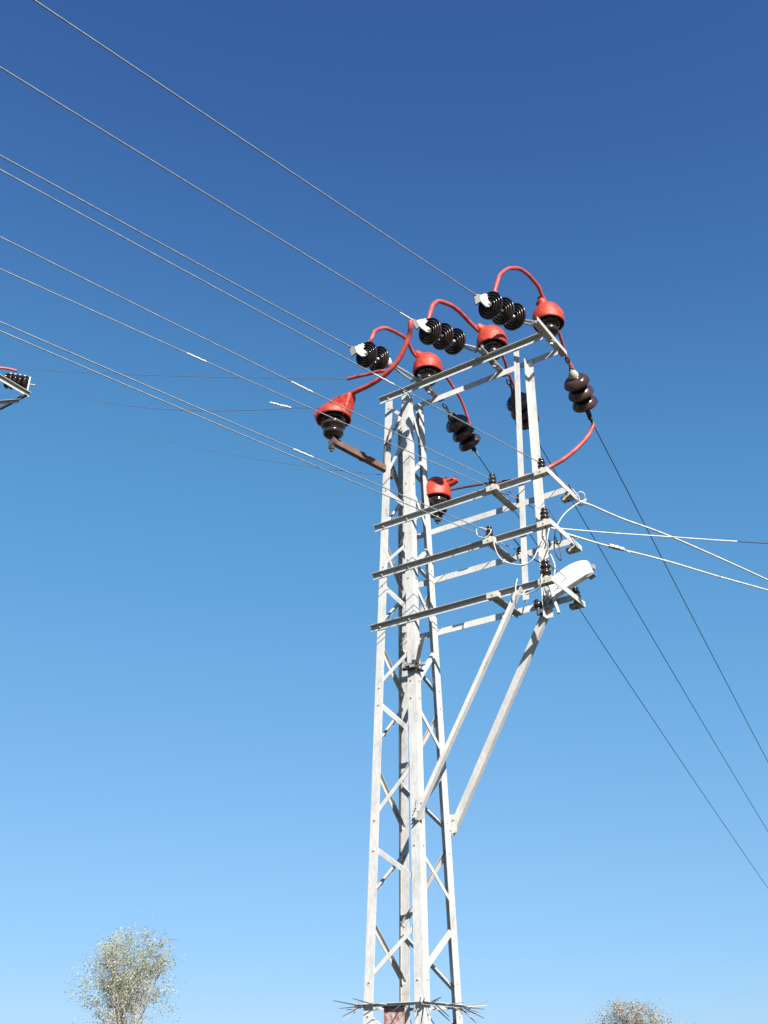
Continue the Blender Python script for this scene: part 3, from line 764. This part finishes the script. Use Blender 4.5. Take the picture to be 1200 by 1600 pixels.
cable([(1.215, -.255, 5.095), (1.201, -.26, 5.044), (1.197, -.26, 4.989), (1.239, -.26, 4.945), (1.272, -.24, 4.984)], 'short white cable hooked under the lowest crossarm at the thin post', .0050)
cable([(1.475, -.02, 5.55), (1.444, 0.0, 5.413), (1.469, 0.0, 5.312), (1.496, 0.0, 5.293), (1.492, 0.0, 5.39), (1.465, -.01, 5.50)], 'narrow dark cable loop hanging below the third crossarm end', .0055, 'blackcable', 'dark cable ends below the third crossarm')
cable([(1.40, -.02, 5.50), (1.385, 0, 5.409), (1.414, -.0, 5.34), (1.434, -.0, 5.247), (1.421, 0.0, 5.164), (1.43, -.04, 5.08)], 'white cable bowing down from the third crossarm to the lowest pin', .006)
cable([(1.44, -.14, 5.56), (1.47, -.10, 5.55), (1.52, -.05, 5.53), (1.515, .0, 5.48), (1.47, .03, 5.45), (1.44, .0, 5.47), (1.42, -.05, 5.40)], 'thick twisted white cable knot at the right end of the third crossarm', .0068)
for i, (u0, lb) in enumerate(((1.40, 'left one of the short dark cable ends under the third crossarm end'), (1.435, 'right one of the short dark cable ends under the third crossarm end'))):
    cable([(u0, -.10, 5.56), (u0 - .012, -.09, 5.49), (u0 + .008, -.08, 5.43), (u0 - .006, -.08, 5.39)], lb, .005, 'blackcable', 'dark cable ends below the third crossarm')
cable([(1.505, -.240, 6.118), (1.512, .0, 6.098), (1.50, .268, 6.115)], 'thin wire joining the two right pins of the second crossarm', .0035, 'wire', 'thin tie wires between pins')
cable([(1.04, -.240, 6.10), (1.06, -.05, 6.075), (1.10, .17, 6.06), (1.16, .28, 6.01), (1.26, .32, 5.93), (1.36, .30, 5.78), (1.46, .0, 5.70), (1.49, -.16, 5.70)], 'thin grey wire wandering from the middle pin past both posts', .0038, 'wire', 'thin tie wires between pins')
cable([(1.0, .17, 5.70), (1.10, .12, 5.55), (1.20, .05, 5.42), (1.34, -.05, 5.28), (1.40, -.18, 5.20), (1.46, -.250, 5.17)], 'thin grey wire crossing behind the thin post to the lowest pin', .005, 'darkwire', 'thin tie wires between pins')
cable([(1.47, -.265, 5.185), (1.50, -.05, 5.150), (1.485, .14, 5.150), (1.466, .290, 5.165)], 'thin wire joining the two pins on the lowest crossarm', .0045, 'wire', 'thin tie wires between pins')

cable([(0.095, -0.05, 7.438), (0.036, -0.1, 7.296), (-0.037, -0.15, 7.131), (-0.096, -0.175, 6.933), (-0.126, -0.175, 6.712), (-0.128, -0.13, 6.572)], 'black cable curving down the top of the left tower leg', .0085, 'blackcable', 'dark cables on the tower head')

# ------------------------------------------------------------------ street lamp
lr = empty('street_lamp', W(1.30, .12, 4.99)); tag(lr, 'white street lamp head tilted up at the right end of the lowest crossarm', 'street lamp')
out = [(1.40, 5.225), (1.47, 5.258), (1.544, 5.282), (1.60, 5.290), (1.650, 5.290), (1.692, 5.280), (1.708, 5.262), (1.735, 5.170), (1.731, 5.150), (1.708, 5.134), (1.662, 5.118), (1.569, 5.086), (1.48, 5.050), (1.40, 5.02), (1.335, 4.998), (1.30, 5.01), (1.285, 5.08), (1.30, 5.150), (1.34, 5.19)]
def inset(P, k):
    cx = sum(p[0] for p in P) / len(P); cz = sum(p[1] for p in P) / len(P)
    return [(cx + (x - cx) * k, cz + (z - cz) * (k * .97)) for x, z in P]
lay = [(.060, .90), (.066, .96), (.080, 1.0), (.108, 1.0), (.128, .95), (.138, .82)]
vs, fs = [], []
nn = len(out)
for v_, k in lay:
    vs += [W(x, v_, z) for x, z in inset(out, k * .91)]
for i in range(len(lay) - 1):
    for k in range(nn): fs.append((i * nn + k, (i + 1) * nn + k, (i + 1) * nn + (k + 1) % nn, i * nn + (k + 1) % nn))
fs.append(tuple(range(nn))); fs.append(tuple(range(len(lay) * nn - 1, (len(lay) - 1) * nn - 1, -1)))
q = MB(); q.add(vs, fs); hd = q.build('lamp_housing', M['lamp'], lr)
bv = hd.modifiers.new('Bevel', 'BEVEL'); bv.width = .004; bv.segments = 2; bv.limit_method = 'ANGLE'; bv.angle_limit = math.radians(25)
q = MB(); q.prism([(x, z) for x, z in reversed(inset(out, .62))], W(.03, .0592, .012), W(.03, .0548, .012), UX, ZX); q.build('lens_cover', M['lens'], lr)
q = MB(); q.box(W(1.723, .10, 5.20), UX, VX, ZX, .010, .018, .020); q.box(W(1.70, .10, 5.125), Wd(.9, 0, .35), VX, Wd(-.35, 0, .9), .028, .03, .006); q.build('hinge_catch', M['zinc'], lr)
q = MB(); q.tube([W(1.27, .15, 5.035), W(1.34, .115, 5.06)], .028, 14); q.box(W(1.275, .172, 5.03), UX, VX, ZX, .045, .012, .05); q.build('mounting_arm', M['zinc'], lr)

# ------------------------------------------------------------------ far tower at the left edge
FA, FB = Vector((-6.53, 4.86, 11.5)), Vector((-6.22, 5.33, 11.5))
fu = (FB - FA).normalized(); fv = Vector((fu.y, -fu.x, 0))
fc = FA - fu * 1.15
ft = empty('distant_lattice_tower', (fc.x, fc.y, 0)); tag(ft, 'distant steel tower whose crossarm tip just enters at the left edge', 'pylon')
def FW(u, v, z): return Vector((fc.x, fc.y, 0)) + fu * u + fv * v + ZX * z
def fh(z): return .17 + .02 * (11.5 - z)
for su, sv in ((-1, -1), (1, -1), (1, 1), (-1, 1)):
    MB().angle(FW(su * fh(0), sv * fh(0), -.3), FW(su * fh(11.5), sv * fh(11.5), 11.6), fu * -su, fv * -sv, .08, .08, .007).build('leg', M['paint'], ft)
for fi, (ca, cb) in enumerate((((-1, -1), (1, -1)), ((1, -1), (1, 1)), ((1, 1), (-1, 1)), ((-1, 1), (-1, -1)))):
    for k in range(15):
        z0, z1 = .2 + k * .74, .2 + (k + 1) * .74 - .06
        s0, s1 = (ca, cb) if k % 2 else (cb, ca)
        p0, p1 = FW(s0[0] * fh(z0) * .97, s0[1] * fh(z0) * .97, z0), FW(s1[0] * fh(z1) * .97, s1[1] * fh(z1) * .97, z1)
        d = (p1 - p0).normalized(); nr = (fu * (s0[0] + s1[0]) + fv * (s0[1] + s1[1])).normalized()
        MB().angle(p0, p1, d.cross(nr).normalized(), -nr, .04, .035, .004).build('brace', M['paint'], ft)
b_ = MB()
b_.angle(FW(-.9, .0, 11.56), FW(1.15 + (FB - FA).length, .0, 11.56), fv, -ZX, .055, .080, .008)
fa_ = b_.build('crossarm', M['paint'], ft)
b_ = MB(); b_.angle(FW(-.9, -.58, 11.56), FW(1.15 + .30, -.58, 11.56), -fv, -ZX, .07, .07, .006); b_.build('rear_beam', M['darksteel'], fa_)
for uc in (.3, 1.0, 1.60):
    b_ = MB(); b_.angle(FW(uc, .05, 11.47), FW(uc, -.66, 11.47), fu, -ZX, .07, .05, .006); b_.build('crosspiece', M['darksteel'], fa_)
b_ = MB(); b_.angle(FW(.17, 0, 10.4), FW(1.62, -.1, 11.42), fv, -ZX, .06, .06, .006); b_.build('strut', M['paint'], ft)
# its disc string, seen side on
S0, S1 = Vector((-6.96, 5.86, 12.25)), Vector((-6.56, 5.92, 12.20))
fr = empty('distant_disc_string', S0); tag(fr, 'row of black insulator discs seen side on at the left edge, on the distant tower', 'insulator')
ax = (S1 - S0).normalized()
for k in range(5):
    c = S0 + (S1 - S0) * (k + .1) / 5
    MB().lathe(disc_prof(.145), c + ax * .03, ax, 32).build('disc', M['glaze'], fr)
q = MB(); q.box(S0 + (S1 - S0) * .55 + ZX * .155, ax, ax.cross(ZX), ZX, .19, .016, .008); q.box(S1 + ax * .03, ax, ax.cross(ZX), ZX, .012, .014, .15)
q.tube([S1 + ax * .03, S1 + ax * .14], .014, 8); q.build('strain_yoke', M['zinc'], fr)
q = MB(); q.tube(spline([Vector((-6.62, 4.80, 11.70)), Vector((-6.45, 4.86, 11.72)), Vector((-6.30, 4.90, 11.70))], 6), .022, 10)
tag(q.build('insulating_tube', M['redtube']), 'small piece of red tube above the disc row at the left edge', 'cable sleeve', 'red insulating tubes over the jumper wires')
# its faint wires to the near tower
def span(a, b_, sag, label, r=.0045, n=50, mat='faint'):
    pts = [a + (b_ - a) * (i / n) - ZX * (4 * sag * (i / n) * (1 - i / n)) for i in range(n + 1)]
    o = MB().tube(pts, r, 6).build('power_line', M[mat]); tag(o, label, 'wire', 'thin faint wires from the distant tower'); return o
span(Vector((-6.28, 4.90, 11.75)), W(-.01, -.93, 7.174), .04, 'faint dark wire ending at the short straight red tube end', .0034)
f2 = span(Vector((-6.05, 4.99, 11.56)), W(-.50, -1.12, 6.935), .22, 'faint dark wire ending at the small clamp left of the red hood', .0034)
q = MB(); q.tube([W(-.62, -1.28, 6.955), W(-.585, -1.235, 6.950), W(-.56, -1.20, 6.944), W(-.535, -1.17, 6.943), W(-.50, -1.12, 6.940)], [.005, .009, .006, .010, .005], 10); q.build('wire_clamp', M['sleeve'], f2)
q = MB(); q.tube([W(-.50, -1.12, 6.94), W(-.30, -.95, 6.955)], .0035, 8); q.build('tail', M['darkwire'], f2)
span(Vector((-5.85, 5.02, 11.2)), W(-.158, -.16, 6.589), .20, 'faintest dark wire, ending at the left tower leg beside the rusty arm', .0028)

# ------------------------------------------------------------------ trees
def tree(name, base, height, crown_r, crown_z, crown_h, n_limb, n_leaf, leaf, seed, label, mats, lean=(0, 0), lsz=.055, clumps=26, bare=.2):
    R_ = random.Random(seed); base = Vector(base)
    root = empty(name, base); tag(root, label, 'tree')
    tb = MB(); tips = []
    cc = Vector((base.x, base.y, base.z + height - crown_h * .5))
    def inside(q, k=1.0):
        v = q - cc; return (math.hypot(v.x, v.y) / (crown_r * k)) ** 2 + (v.z / (crown_h * .5 * k)) ** 2 < 1 or (v.z < 0 and math.hypot(v.x, v.y) < crown_r * .8 * k)
    def limb(p, d, L, r, lev):
        pts, rr = [p.copy()], [r]; q = p.copy(); dd = d.copy()
        n_ = 6
        for i in range(n_):
            dd = (dd + Vector((R_.uniform(-.16, .16), R_.uniform(-.16, .16), R_.uniform(-.04, .14)))).normalized()
            if not inside(q + dd * L / n_, .97) and q.z > cc.z - crown_h * .4: break
            q = q + dd * L / n_; pts.append(q.copy()); rr.append(r * (1 - .78 * (i + 1) / n_))
        if len(pts) < 3: return
        tb.tube(pts, rr, 7 if lev < 2 else (5 if lev == 2 else 3), caps=False)
        if lev >= 2: tips.extend(pts[2:])
        if lev < 4:
            for i in range([6, 6, 5, 4][lev]):
                k = R_.randint(1, len(pts) - 1)
                a = R_.uniform(0, 2 * math.pi)
                s_ = R_.uniform(.45, .85)
                nd = (dd * 1.0 + Vector((math.cos(a) * s_, math.sin(a) * s_, R_.uniform(-.1, .45)))).normalized()
                limb(pts[k], nd, L * R_.uniform(.48, .68), rr[k] * .62 + .002, lev + 1)
    zc_ = base.z + crown_z
    ms = []
    for i in range(n_limb):
        a = 2 * math.pi * i / n_limb + R_.uniform(-.4, .4)
        p0 = base + Vector((lean[0] * .3, lean[1] * .3, crown_z * R_.uniform(.55, .8)))
        limb(p0, Vector((math.cos(a) * .32, math.sin(a) * .32, 1)).normalized(), (height - crown_z * .6) * R_.uniform(.50, .62), .055 * height / 9, 1)
    tb.tube([base - ZX * .3, base + Vector((0, 0, crown_z * .5)), base + Vector((lean[0] * .3, lean[1] * .3, crown_z * .85))], [.16 * height / 9, .12 * height / 9, .07 * height / 9], 10)
    # keep the skeleton inside the crown's outline
    tb.build('trunk', mats[0], root)
    cc = Vector((base.x, base.y, base.z + height - crown_h * .5))
    cl = []
    for i in range(clumps):
        while True:
            v = Vector((R_.uniform(-1, 1), R_.uniform(-1, 1), R_.uniform(-1, 1)))
            if .35 < v.length < .97: break
        k = 1 - .10 * max(0, v.z)
        cl.append((cc + Vector((v.x * crown_r * .78 * k, v.y * crown_r * .78 * k, v.z * crown_h * .46)), R_.uniform(.22, .42) * crown_r * .75))
    lb = MB()
    for i in range(n_leaf):
        if R_.random() < .5 and tips:
            p = R_.choice(tips) + Vector((R_.gauss(0, .12), R_.gauss(0, .12), R_.gauss(0, .12)))
            if not inside(p, 1.03): continue
        else:
            c, r = R_.choice(cl)
            v = Vector((R_.gauss(0, .5), R_.gauss(0, .5), R_.gauss(0, .45))) * r
            p = c + v
        if noise.noise(p * 1.3) < -bare: continue
        if p.z < cc.z - crown_h * .05 and R_.random() < .35: continue
        s_ = lsz * R_.uniform(.6, 1.5)
        a = Vector((R_.gauss(0, 1), R_.gauss(0, 1), R_.gauss(0, 1))).normalized()
        b2 = a.orthogonal().normalized(); c2 = a.cross(b2)
        x = b2 * s_; y = c2 * s_ * .62
        lb.add([p - x, p - y * .8 + x * .1, p + x, p + y * .8 + x * .1], [(0, 1, 2, 3)])
    lb.build('crown', mats[1], root)
    return root
tree('poplar_tree', (-16.2, 55.6, 0), 9.8, 3.7, 4.2, 7.6, 10, 30000, 0, 5, 'sparse pale green tree with bare twigs at the lower left', (M['bark'], M['leaf']), lsz=.050, clumps=40, bare=.10)
tree('broadleaf_tree', (17.0, 80.9, 0), 7.15, 4.4, 2.6, 4.4, 10, 16000, 0, 9, 'brownish tree top just showing at the bottom edge, lower right', (M['bark'], M['leaf2']), lsz=.062, clumps=22, bare=.12)
